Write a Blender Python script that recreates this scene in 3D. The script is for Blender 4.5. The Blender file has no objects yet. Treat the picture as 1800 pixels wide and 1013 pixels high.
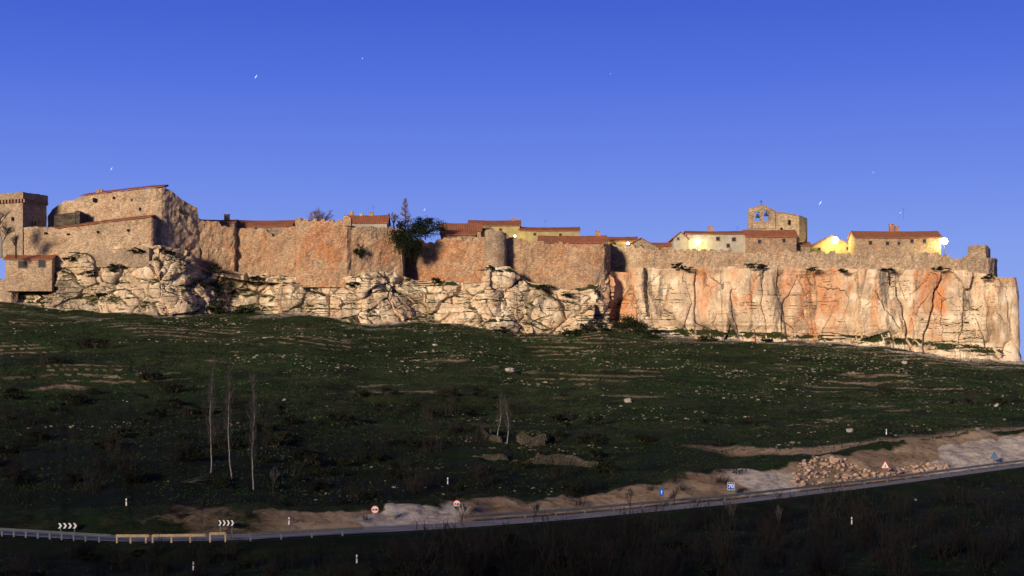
import bpy, math, random
from mathutils import Vector, noise
random.seed(7)
C=bpy.data.collections.new('town'); bpy.context.scene.collection.children.link(C)
F=2473.0; HY=640.0; DY=2.5
def V(*a): return Vector(a)
def at(px,py,Y): return Vector(((px-900)/F*Y, Y, (HY-py)/F*Y))
def L(x,pts):
    if x<=pts[0][0]: return pts[0][1]
    for i in range(1,len(pts)):
        if x<=pts[i][0]:
            a,b=pts[i-1],pts[i]; t=(x-a[0])/(b[0]-a[0]+1e-9); return a[1]+(b[1]-a[1])*t
    return pts[-1][1]
def ss(a,b,x):
    t=min(1,max(0,(x-a)/(b-a))); return t*t*(3-2*t)
def fr(x,y,z=0,o=4): return noise.fractal(Vector((x,y,z)),1.0,2.0,o)
def hsh(k,s): return random.Random(int(k)*131+int(s)*7919).random()
# ---------------- materials
def newmat(name):
    m=bpy.data.materials.new(name); m.use_nodes=True; nt=m.node_tree; b=nt.nodes['Principled BSDF']
    b.inputs['Roughness'].default_value=.9; b.inputs['Specular IOR Level'].default_value=.15
    return m,nt,b
class N:
    def __init__(s,nt): s.nt=nt; s.pos=nt.nodes.new('ShaderNodeNewGeometry')
    def mp(s,sc):
        n=s.nt.nodes.new('ShaderNodeVectorMath'); n.operation='MULTIPLY'; n.inputs[1].default_value=sc
        s.nt.links.new(s.pos.outputs['Position'],n.inputs[0]); return n.outputs[0]
    def noise(s,sc,detail=5,rough=.6,scale=1,dist=0):
        n=s.nt.nodes.new('ShaderNodeTexNoise'); n.inputs['Scale'].default_value=scale; n.inputs['Detail'].default_value=min(detail,6)
        n.inputs['Roughness'].default_value=rough; n.inputs['Distortion'].default_value=dist
        s.nt.links.new(s.mp(sc),n.inputs['Vector']); return n.outputs['Fac']
    def vor(s,sc,feature='F1',out='Distance'):
        n=s.nt.nodes.new('ShaderNodeTexVoronoi'); n.feature=feature; n.inputs['Scale'].default_value=1
        s.nt.links.new(s.mp(sc),n.inputs['Vector']); return n.outputs[out]
    def rng(s,x,a,b,c=0,d=1):
        n=s.nt.nodes.new('ShaderNodeMapRange'); n.inputs[1].default_value=a; n.inputs[2].default_value=b
        n.inputs[3].default_value=c; n.inputs[4].default_value=d; s.nt.links.new(x,n.inputs[0]); return n.outputs[0]
    def math(s,op,a,b):
        n=s.nt.nodes.new('ShaderNodeMath'); n.operation=op
        for i,x in enumerate((a,b)):
            if isinstance(x,(int,float)): n.inputs[i].default_value=x
            else: s.nt.links.new(x,n.inputs[i])
        return n.outputs[0]
    def mix(s,f,a,b,mode='MIX'):
        n=s.nt.nodes.new('ShaderNodeMix'); n.data_type='RGBA'; n.blend_type=mode
        for i,x in ((0,f),(6,a),(7,b)):
            if isinstance(x,(int,float)): n.inputs[i].default_value=x
            elif isinstance(x,tuple): n.inputs[i].default_value=(x[0],x[1],x[2],1)
            else: s.nt.links.new(x,n.inputs[i])
        return n.outputs[2]
    def attr(s,name):
        n=s.nt.nodes.new('ShaderNodeAttribute'); n.attribute_name=name; return n
    def bump(s,h,strength,dist,b):
        n=s.nt.nodes.new('ShaderNodeBump'); n.inputs['Strength'].default_value=strength; n.inputs['Distance'].default_value=dist
        s.nt.links.new(h,n.inputs['Height']); s.nt.links.new(n.outputs[0],b.inputs['Normal'])
def plain(name,c,var=.25,sc=2.0,rough=.9,metal=0):
    m,nt,b=newmat(name); n=N(nt)
    f=n.noise((sc,sc,sc)); c2=tuple(x*(1-var) for x in c); c3=tuple(min(1,x*(1+var)) for x in c)
    nt.links.new(n.mix(n.rng(f,.3,.7),c2,c3),b.inputs['Base Color']); b.inputs['Roughness'].default_value=rough; b.inputs['Metallic'].default_value=metal
    return m
def emis(name,c,st):
    m,nt,b=newmat(name); b.inputs['Base Color'].default_value=(*c,1); b.inputs['Emission Color'].default_value=(*c,1); b.inputs['Emission Strength'].default_value=st; return m
def stone(name,c1,c2,c3,stain=.55,course=3.4,mort=.35):
    m,nt,b=newmat(name); n=N(nt)
    col=n.mix(n.rng(n.noise((.10,.10,.16),6),.40,.60),c1,c2)
    gy=n.rng(n.noise((.07,.07,.11),6,.7,dist=.5),.55,.66); col=n.mix(n.math('MULTIPLY',gy,.5),col,(.34,.29,.24))
    col=n.mix(n.math('MULTIPLY',n.rng(n.noise((.12,.12,.14),6,.72,dist=.9),stain-.07,stain+.13),.85),col,c3)
    dk=n.rng(n.noise((.55,.55,.26),6,.8),.53,.66); col=n.mix(n.math('MULTIPLY',dk,.55),col,tuple(x*.33 for x in c2))
    lt=n.rng(n.noise((.34,.34,.5),6,.78,dist=.3),.54,.68); col=n.mix(n.math('MULTIPLY',lt,.5),col,tuple(min(1,x*1.45) for x in c1))
    v=n.vor((2.2,2.2,course*1.3),out='Color'); nt2=nt.nodes.new('ShaderNodeSeparateColor'); nt.links.new(v,nt2.inputs[0])
    val=n.rng(nt2.outputs[0],0,1,.65,1.28)
    cc=nt.nodes.new('ShaderNodeCombineColor'); [nt.links.new(val,cc.inputs[i]) for i in range(3)]
    col=n.mix(1.0,col,cc.outputs[0],'MULTIPLY')
    e=n.vor((2.2,2.2,course*1.3),'DISTANCE_TO_EDGE'); ef=n.rng(e,.0,.09,1,0)
    col=n.mix(n.math('MULTIPLY',ef,mort),col,tuple(x*.35 for x in c1))
    nt.links.new(col,b.inputs['Base Color'])
    h=n.math('ADD',n.rng(e,0,.15),n.math('MULTIPLY',n.noise((1.2,1.2,1.2),6,.75),2.0)); n.bump(h,.8,.2,b)
    return m
M={}
M['stone']=stone('wall_stone',(.64,.46,.30),(.49,.34,.23),(.62,.30,.16),.55)
M['stone_o']=stone('ochre_wall_stone',(.67,.48,.31),(.56,.37,.24),(.64,.27,.12),.515)
M['stone_g']=stone('grey_wall_stone',(.57,.44,.32),(.42,.33,.24),(.48,.29,.18),.60)
M['stone_l']=stone('pale_wall_stone',(.72,.55,.38),(.56,.42,.29),(.60,.34,.19),.58)
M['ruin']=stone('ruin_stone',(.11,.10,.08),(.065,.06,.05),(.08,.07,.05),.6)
M['church']=stone('church_stone',(.74,.58,.37),(.60,.45,.29),(.50,.31,.17),.6,3.0,.4)
M['yellow']=plain('yellow_plaster',(.36,.31,.16),.25,.5)
M['white']=plain('white_plaster',(.40,.37,.32),.2,.6)
M['dark']=plain('dark_opening',(.015,.013,.012),.2)
M['glass']=plain('window_glass',(.03,.035,.05),.2,rough=.25)
M['frame']=plain('window_frame',(.25,.18,.12),.2)
M['metal']=plain('galvanised_metal',(.20,.23,.25),.2,rough=.5,metal=.4)
M['metaly']=plain('weathered_yellowish_rail',(.66,.54,.34),.25,rough=.6,metal=.1)
M['iron']=plain('dark_iron',(.05,.05,.055),.2,rough=.5)
M['bell']=plain('bronze',(.10,.08,.04),.2,rough=.4,metal=.7)
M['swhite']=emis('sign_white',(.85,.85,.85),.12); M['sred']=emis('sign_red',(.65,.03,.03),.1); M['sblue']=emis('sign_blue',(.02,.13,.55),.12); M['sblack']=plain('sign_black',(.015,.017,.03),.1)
M['signback']=plain('sign_back_grey',(.12,.22,.38),.1,rough=.5)
M['bark']=plain('dark_bark',(.05,.04,.035),.3); M['barkl']=plain('pale_bark',(.27,.26,.25),.3,3)
M['twig']=plain('dark_twigs',(.026,.023,.022),.4); M['twigb']=plain('brown_twigs',(.17,.11,.08),.3); M['twigg']=plain('grey_twigs',(.085,.078,.078),.3)
M['leafd']=plain('dark_leaves',(.018,.028,.013),.5,3); M['leafb']=plain('shrub_leaves',(.015,.020,.010),.5,3)
M['grass']=plain('grass_blades',(.022,.042,.012),.6,.15)
M['pebble']=plain('pale_stones',(.20,.18,.14),.5,.8)
M['boulder']=plain('boulder_rock',(.56,.42,.34),.35,1.2); M['boulderg']=plain('grey_boulder_rock',(.34,.33,.30),.3,1.0)
def tilemat():
    m,nt,b=newmat('roof_tiles'); n=N(nt)
    col=n.mix(n.rng(n.noise((.4,.4,.4),6),.35,.65),(.34,.11,.06),(.20,.095,.06))
    col=n.mix(n.rng(n.noise((3,3,3),4),.5,.75),col,(.46,.25,.15)); nt.links.new(col,b.inputs['Base Color'])
    n.bump(n.noise((4,4,4),4),.6,.1,b); return m
M['tile']=tilemat()
def roadmat():
    m,nt,b=newmat('asphalt'); n=N(nt)
    nt.links.new(n.mix(n.rng(n.noise((.3,.6,.3),6),.3,.7),(.24,.225,.23),(.38,.35,.35)),b.inputs['Base Color']); n.bump(n.noise((6,6,6)),.3,.03,b); return m
M['road']=roadmat(); M['paint']=plain('road_paint',(.75,.75,.75),.1)
def terrmat():
    m,nt,b=newmat('hill_ground'); n=N(nt)
    g=n.mix(n.rng(n.noise((.035,.05,.1),6,.65),.4,.6),(.013,.040,.008),(.026,.042,.014))
    g=n.mix(n.math('MULTIPLY',n.rng(n.noise((.16,.45,.6),6,.8),.50,.64),.75),g,(.095,.082,.048))
    dk=n.rng(n.noise((.07,.12,.2),6,.75),.49,.60); g=n.mix(n.math('MULTIPLY',dk,.85),g,(.006,.013,.005))
    st=n.rng(n.noise((1.0,2.0,2.0),5,.82),.59,.69); br=n.rng(n.noise((.05,.11,.16),5,.7),.48,.60); g=n.mix(n.math('MULTIPLY',st,br),g,(.27,.23,.165))
    a=n.attr('mask'); sp=nt.nodes.new('ShaderNodeSeparateColor'); nt.links.new(a.outputs['Color'],sp.inputs[0])
    soil=n.mix(n.rng(n.noise((.12,.3,.5),6,.7),.35,.65),(.34,.23,.145),(.60,.46,.33))
    soil=n.mix(n.rng(n.noise((.5,.8,1.1),6,.82),.52,.66),soil,(.12,.095,.06))
    f=n.rng(n.math('ADD',n.math('MULTIPLY',sp.outputs[0],1.5),n.noise((.4,.8,.8),6,.84)),.85,1.25)
    g=n.mix(f,g,soil)
    pale=n.mix(n.rng(n.noise((.35,.6,1.4),6,.8),.40,.58),(.48,.40,.33),(.88,.81,.75))
    f2=n.rng(n.math('ADD',n.math('MULTIPLY',sp.outputs[1],1.5),n.noise((.4,1.1,1.1),6,.86)),.95,1.22)
    g=n.mix(f2,g,pale)
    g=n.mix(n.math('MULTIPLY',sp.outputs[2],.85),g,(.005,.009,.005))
    nt.links.new(g,b.inputs['Base Color'])
    n.bump(n.noise((1.0,1.4,1.4),6,.8),1.0,.6,b); return m
M['terrain']=terrmat()
def cliffmat():
    m,nt,b=newmat('cliff_rock'); n=N(nt)
    a=n.attr('mask'); sp=nt.nodes.new('ShaderNodeSeparateColor'); nt.links.new(a.outputs['Color'],sp.inputs[0])
    c=n.mix(n.rng(n.noise((.12,.12,.15),6,.62,dist=.5),.40,.60),(.80,.63,.44),(.58,.45,.32))
    c=n.mix(n.rng(n.noise((.18,.18,.25),6,.62),.50,.61),c,(.90,.78,.60))
    o=n.noise((.10,.10,.035),6,.66,dist=1.0)
    of=n.rng(n.math('ADD',o,n.math('MULTIPLY',sp.outputs[0],.28)),.59,.72)
    oc=n.mix(n.rng(n.noise((.5,.5,.10),6,.7),.42,.6),(.70,.25,.08),(.62,.37,.21))
    c=n.mix(n.math('MULTIPLY',of,.85),c,oc)
    gr=n.rng(n.math('ADD',n.noise((.10,.10,.10),6,.7),n.math('MULTIPLY',sp.outputs[1],.2)),.57,.70); c=n.mix(n.math('MULTIPLY',gr,.6),c,(.31,.265,.195))
    dk=n.rng(n.noise((.17,.17,.022),6,.74,dist=1.2),.53,.62); c=n.mix(n.math('MULTIPLY',dk,.8),c,(.13,.11,.095))
    d3=n.rng(n.noise((.55,.55,.06),6,.75,dist=.6),.55,.66); c=n.mix(n.math('MULTIPLY',d3,.45),c,(.20,.15,.115))
    d2=n.rng(n.noise((.7,.7,.5),6,.8),.57,.70); c=n.mix(n.math('MULTIPLY',d2,.3),c,(.15,.115,.085))
    cr=n.rng(sp.outputs[2],.2,1); c=n.mix(n.math('MULTIPLY',cr,.45),c,(.10,.075,.055))
    nn=nt.nodes.new('ShaderNodeSeparateXYZ'); nt.links.new(n.pos.outputs['Normal'],nn.inputs[0])
    vg=n.rng(n.math('ADD',nn.outputs[2],n.math('MULTIPLY',n.noise((.35,.35,.5),6,.7),1.2)),1.12,1.30); c=n.mix(vg,c,(.035,.048,.016))
    nt.links.new(c,b.inputs['Base Color'])
    n.bump(n.math('MULTIPLY',n.noise((.45,.45,.5),6,.8),1.6),.9,.5,b); return m
M['cliff']=cliffmat()
# ---------------- mesh helper
class MB:
    def __init__(s): s.v=[]; s.f=[]
    def add(s,vs,fs):
        o=len(s.v); s.v.extend([Vector(v) for v in vs]); s.f.extend([tuple(i+o for i in f) for f in fs]); return s
    def box(s,x0,x1,y0,y1,z0,z1):
        return s.add([(x0,y0,z0),(x1,y0,z0),(x1,y1,z0),(x0,y1,z0),(x0,y0,z1),(x1,y0,z1),(x1,y1,z1),(x0,y1,z1)],
          [(0,3,2,1),(4,5,6,7),(0,1,5,4),(1,2,6,5),(2,3,7,6),(3,0,4,7)])
    def poly(s,pts,y,th=.02):
        n=len(pts); return s.add([(p[0],y,p[1]) for p in pts]+[(p[0],y+th,p[1]) for p in pts],
          [tuple(range(n)),tuple(range(2*n-1,n-1,-1))]+[(i,n+i,n+(i+1)%n,(i+1)%n) for i in range(n)])
    def ring(s,cx,cz,ro,ri,y,th,n=28):
        vs=[];fs=[]
        for i in range(n):
            a=2*math.pi*i/n; c,q=math.cos(a),math.sin(a)
            vs+=[(cx+ro*c,y,cz+ro*q),(cx+ri*c,y,cz+ri*q),(cx+ro*c,y+th,cz+ro*q),(cx+ri*c,y+th,cz+ri*q)]
        for i in range(n):
            a=4*i;b=4*((i+1)%n); fs+=[(a,b,b+1,a+1),(a,a+2,b+2,b),(a+1,b+1,b+3,a+3)]
        return s.add(vs,fs)
    def tube(s,p,q,r0,r1,n=5):
        p=Vector(p);q=Vector(q); d=(q-p)
        if d.length<1e-6: return s
        d.normalize(); a=d.orthogonal().normalized(); b=d.cross(a)
        vs=[]
        for c,r in ((p,r0),(q,r1)):
            for i in range(n):
                t=2*math.pi*i/n; vs.append(c+a*(r*math.cos(t))+b*(r*math.sin(t)))
        return s.add(vs,[(i,(i+1)%n,n+(i+1)%n,n+i) for i in range(n)]+[tuple(range(n-1,-1,-1)),tuple(range(n,2*n))])
    def build(s,name,mat,parent=None,smooth=False,origin=None):
        me=bpy.data.meshes.new(name)
        if parent is None:
            if origin is None:
                n=len(s.v); origin=V(sum(v.x for v in s.v)/n,sum(v.y for v in s.v)/n,min(v.z for v in s.v))
            o0=origin
        else:
            o0=V(0,0,0); p=parent
            while p: o0=o0+p.location; p=p.parent
        me.from_pydata([v-o0 for v in s.v],[],s.f); me.materials.append(mat); me.update()
        if smooth: me.polygons.foreach_set('use_smooth',[True]*len(me.polygons))
        o=bpy.data.objects.new(name,me); C.objects.link(o)
        if parent is None: o.location=o0
        else: o.parent=parent
        return o
def tag(o,label=None,cat=None,group=None,kind=None):
    if label: o['label']=label
    if cat: o['category']=cat
    if group: o['group']=group
    if kind: o['kind']=kind
    return o
def thing(name,label,cat,loc,group=None):
    o=bpy.data.objects.new(name,None); C.objects.link(o); o.location=loc; o.empty_display_size=.1
    return tag(o,label,cat,group)
def setmask(o,cols):
    a=o.data.color_attributes.new('mask','FLOAT_COLOR','POINT'); flat=[]
    for c in cols: flat+= [c[0],c[1],c[2],1]
    a.data.foreach_set('color',flat)
# ---------------- terrain
ROADP=[(-900,915),(-400,925),(0,942),(200,955),(400,953),(640,940),(800,931),(1000,916),(1290,888),(1560,855),(1800,822),(2400,765)]
ROADY=[(-900,200),(-400,176),(0,160),(200,153),(400,152),(640,155),(800,160),(1000,168),(1290,180),(1560,196),(1800,212),(2400,255)]
EMBP=[(-400,880),(0,893),(250,893),(430,886),(540,893),(660,886),(800,874),(1000,866),(1080,856),(1180,836),(1300,828),(1400,812),(1500,786),(1650,768),(1800,754),(2400,720)]
CLB=[(-600,520),(0,528),(150,542),(300,552),(450,545),(560,552),(650,572),(700,572),(800,568),(900,585),(1000,585),(1070,572),(1150,586),(1300,594),(1400,600),(1550,603),(1620,612),(1700,622),(1800,634),(2000,662),(2400,720)]
CLY=[(-900,440),(-600,430),(-300,415),(0,405),(100,402),(280,392),(345,400),(410,410),(460,408),(520,398),(640,392),(700,394),(745,402),(790,398),(860,392),(930,398),(1000,395),(1050,390),(1085,402),(1130,396),(1200,392),(1400,389),(1600,386),(1740,384),(1800,385),(2400,380)]
NEAR=[(-700,80),(-420,114),(-260,94),(-120,34),(-25,2),(5,-2.0),(40,-9),(90,-17.3),(110,-19.3),(135,-20.6)]  # rearmost heights form the added ridge that shades the foreground
def smoothL(x,pts,w): return (L(x-w,pts)+L(x-w*.4,pts)+L(x,pts)+L(x+w*.4,pts)+L(x+w,pts))/5
_c={}
def prof(px):
    k=round(px*2)
    if k in _c: return _c[k]
    Yr=smoothL(px,ROADY,50); zr=-(smoothL(px,ROADP,40)-HY)/F*Yr
    ye=Yr+16+4*ss(1300,1700,px); ze=(HY-smoothL(px,EMBP,20))/F*ye+.45*fr(px*.012,3,1,4)
    yc=smoothL(px,CLY,10); zb=(HY-smoothL(px,CLB,15))/F*yc
    lf=1-ss(640,700,px)
    r=[(100,L(100,NEAR)),(min(135,Yr-16),-20.6),(Yr-5,zr-1.3),(Yr-1.4,zr+.15*lf-.1),(Yr-.5,zr+.1*lf-.05),(Yr,zr),(Yr+7,zr),(Yr+8.2,zr-.35),(ye,ze)]
    for t in (.25,.5,.75):
        r.append((ye+(yc-ye)*t, ze+(zb-ze)*t - 1.6*math.sin(math.pi*t)))
    r+=[(yc,zb),(yc+8,zb-.5),(yc+30,zb-5),(yc+300,-32),(1500,-40)]
    _c[k]=(r,Yr,zr,ye,yc); return _c[k]
def terr(X,Y,z): 
    q=z*.95+2.4*fr(X*.018,Y*.015,9,4); return q-math.floor(q)
def H(px,Y):
    r,Yr,zr,ye,yc=prof(px); z=L(Y,r); X=(px-900)/F*Y
    am=1-ss(Yr-4,Yr-1,Y)*(1-ss(Yr+7.5,Yr+10,Y))
    z+=am*(.25*fr(X*.25,Y*.25,3,3))
    if Y>ye:
        w=ss(ye,ye+15,Y)
        z+=w*(1.8*fr(X*.022,Y*.03,7,3)+.45*fr(X*.12,Y*.18,2,5))
        fq=terr(X,Y,z); z+=w*.5*(ss(.6,.92,fq)-fq)*(.25+1.3*max(0,noise.noise(V(X*.03,Y*.04,1))))
    elif Y>Yr+8.2:
        t=(Y-Yr-8.2)/(ye-Yr-8.2); z+=math.sin(math.pi*t)*(.5*fr(X*.3,Y*.35,5,6)+.35)
    elif Y<Yr-6: z+=ss(Yr-6,Yr-15,Y)*1.0*fr(X*.06,Y*.07,4,4)
    return z
def P(px,Y): return V((px-900)/F*Y,Y,H(px,Y))
def hit(px,py,y0=118):
    Y=y0
    while Y<420:
        z=H(px,Y)
        if HY-z*F/Y<=py: break
        Y+=.5 if Y<250 else 1
    return Y
def terrain():
    pxs=[-2600,-2100,-1700,-1300,-1000,-800,-600,-450,-300,-220,-150,-100,-60,-30]+[i*2.6 for i in range(-4,700)]+[1830,1860,1900,1950,2020,2100,2200,2350,2500,2800,3200,3700,4300]
    pxs=sorted(pxs)
    vs=[];cols=[]
    nr=0
    for px in pxs:
        r,Yr,zr,ye,yc=prof(px)
        ys=[100,110,118,125]+[130+(Yr-6-130)*i/28 for i in range(28)]+[Yr-6,Yr-5,Yr-4,Yr-3,Yr-2,Yr-1.4,Yr-.9,Yr-.5,Yr,Yr+3.5,Yr+7,Yr+7.6,Yr+8.2]+[Yr+8.2+(ye-Yr-8.2)*i/16 for i in range(1,17)]
        ys+=[ye+(yc-ye)*i/210 for i in range(1,211)]+[yc+1,yc+4,yc+8,yc+15,yc+30,yc+80,yc+180,yc+300,1000,1500]
        nr=len(ys)
        for Y in ys:
            z=H(px,Y); X=(px-900)/F*Y; vs.append(V(X,Y,z)); py=HY-z*F/Y
            R=G=B=0
            if Yr+7.3<Y<ye+5:
                nn=fr(X*.09,Y*.12,15,4)
                top=ye-.5+5*nn
                k=ss(Yr+7.3,Yr+8.5,Y)*(1-ss(top-1.5,top+1.5,Y)); R=k*(.40+.45*ss(450,600,px))*(.75+.6*nn)*ss(150,430,px+90*nn)
                G=k*(1.1*ss(610,680,px+60*nn)*(1-ss(775,835,px+60*nn))*(.85+nn)+1.15*ss(1630,1670,px+25*nn)*(1-ss(.65,.85,(Y-Yr-8)/(ye-Yr-8)+.3*nn))+.6*ss(1290,1330,px+30*nn)*(1-ss(1370,1410,px))*(.7+nn)+.35*ss(.05,.35,nn)*ss(500,600,px))
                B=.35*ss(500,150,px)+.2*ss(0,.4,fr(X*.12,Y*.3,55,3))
            if Y>ye:
                n=fr(X*.02,Y*.05,11,3)
                fq=terr(X,Y,z); patch=ss(-.05,.4,fr(X*.03,Y*.04,41,4))
                R=max(R,.26*ss(.5,.72,fq)*(1-ss(.92,1,fq))*patch*ss(215,260,Y)+.16*patch)
                R=max(R,.5*ss(.25,.5,n)*ss(1000,1300,px)*ss(700,760,py), ss(1430,1500,px)*(1-ss(ye,ye+12,Y))*.5)
                tr=abs(py-L(px,[(300,745),(480,752),(700,762),(850,775),(1000,800)])); R=max(R,.25*(1-ss(1,6,tr))*ss(440,520,px)*(1-ss(860,1000,px)))
                G=max(G,(.44+.14*noise.noise(V(X*.08,Y*.3,4)))*ss(yc-34,yc-6,Y)*ss(1200,1550,px)*ss(-.25,.3,fr(X*.03,Y*.2,2,4)), .46*ss(yc-10,yc-1,Y), .28*ss(1000,1400,px)*ss(0,.4,fr(X*.03,Y*.1,21,5)), .34*ss(yc-75,yc-10,Y)*ss(.0,.4,fr(X*.03,Y*.08,71,4)))
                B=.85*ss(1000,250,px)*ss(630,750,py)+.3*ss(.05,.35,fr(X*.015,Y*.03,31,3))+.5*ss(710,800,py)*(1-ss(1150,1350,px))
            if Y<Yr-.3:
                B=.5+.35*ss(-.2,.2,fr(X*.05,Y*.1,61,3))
                fld=max(ss(1380,1440,px)*ss(972,980,py)*(1-ss(1002,1010,py)), ss(370,420,px)*(1-ss(660,720,px))*ss(992,998,py)); B*=1-fld
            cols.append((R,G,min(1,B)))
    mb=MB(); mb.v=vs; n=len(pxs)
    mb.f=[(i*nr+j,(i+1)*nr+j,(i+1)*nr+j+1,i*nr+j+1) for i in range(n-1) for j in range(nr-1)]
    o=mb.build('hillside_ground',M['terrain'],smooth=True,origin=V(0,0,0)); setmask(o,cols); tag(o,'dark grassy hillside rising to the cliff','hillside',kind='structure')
terrain()
def grid_sheet(name,xs,ys,zf,mat,label,cat):
    mb=MB(); nx=len(xs); ny=len(ys); mb.v=[V(x,y,zf(x,y)) for x in xs for y in ys]
    mb.f=[(i*ny+j,(i+1)*ny+j,(i+1)*ny+j+1,i*ny+j+1) for i in range(nx-1) for j in range(ny-1)]
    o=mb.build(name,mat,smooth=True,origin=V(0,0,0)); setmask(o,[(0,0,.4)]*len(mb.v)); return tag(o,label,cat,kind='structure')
grid_sheet('shade_hill',[i*20 for i in range(-45,46)],[-700+i*15 for i in range(55)],lambda x,y:L(y,NEAR)+4*noise.noise(V(x*.01,y*.01,0))*ss(20,-80,y)-.5*ss(90,105,y)-ss(115,130,y)*3,M['terrain'],'grassy slope under the camera rising to an unseen ridge added to shade the road','hill')  # unseen ridge behind the camera, added to shade road and lower slope
grid_sheet('plain_ground',[-6000+i*600 for i in range(21)],[-6000+i*600 for i in range(21)],lambda x,y:-42,M['terrain'],'flat land around the hills','ground')
def strip(name,off0,off1,dz,mat,pa=-1500,pb=3000,dash=None):
    mb=MB(); px=pa; s=0; prev=None
    while px<pb:
        r,Yr,zr,ye,yc=prof(px)
        a=V((px-900)/F*(Yr+off0),Yr+off0,zr+dz); b=V((px-900)/F*(Yr+off1),Yr+off1,zr+dz)
        if prev:
            s+=(a-prev[0]).length
            if not dash or (s%dash[0])<dash[1]: mb.add([prev[0],a,b,prev[1]],[(0,1,2,3)])
        prev=(a,b); px+=12 if dash is None else 6
    return mb.build(name,mat,origin=V(0,0,0))
tag(strip('road',.7,6.2,.07,M['road']),'grey asphalt country road climbing right','road',kind='structure')
tag(strip('road_marking',.9,1.02,.082,M['paint']),'white edge line on the near side of the road','road marking',kind='structure')
tag(strip('road_marking',5.85,5.97,.082,M['paint']),'white edge line on the far side of the road','road marking',kind='structure')
tag(strip('road_marking',3.40,3.52,.082,M['paint'],dash=(8,3)),'dashed white centre line of the road','road marking',kind='structure')
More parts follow.
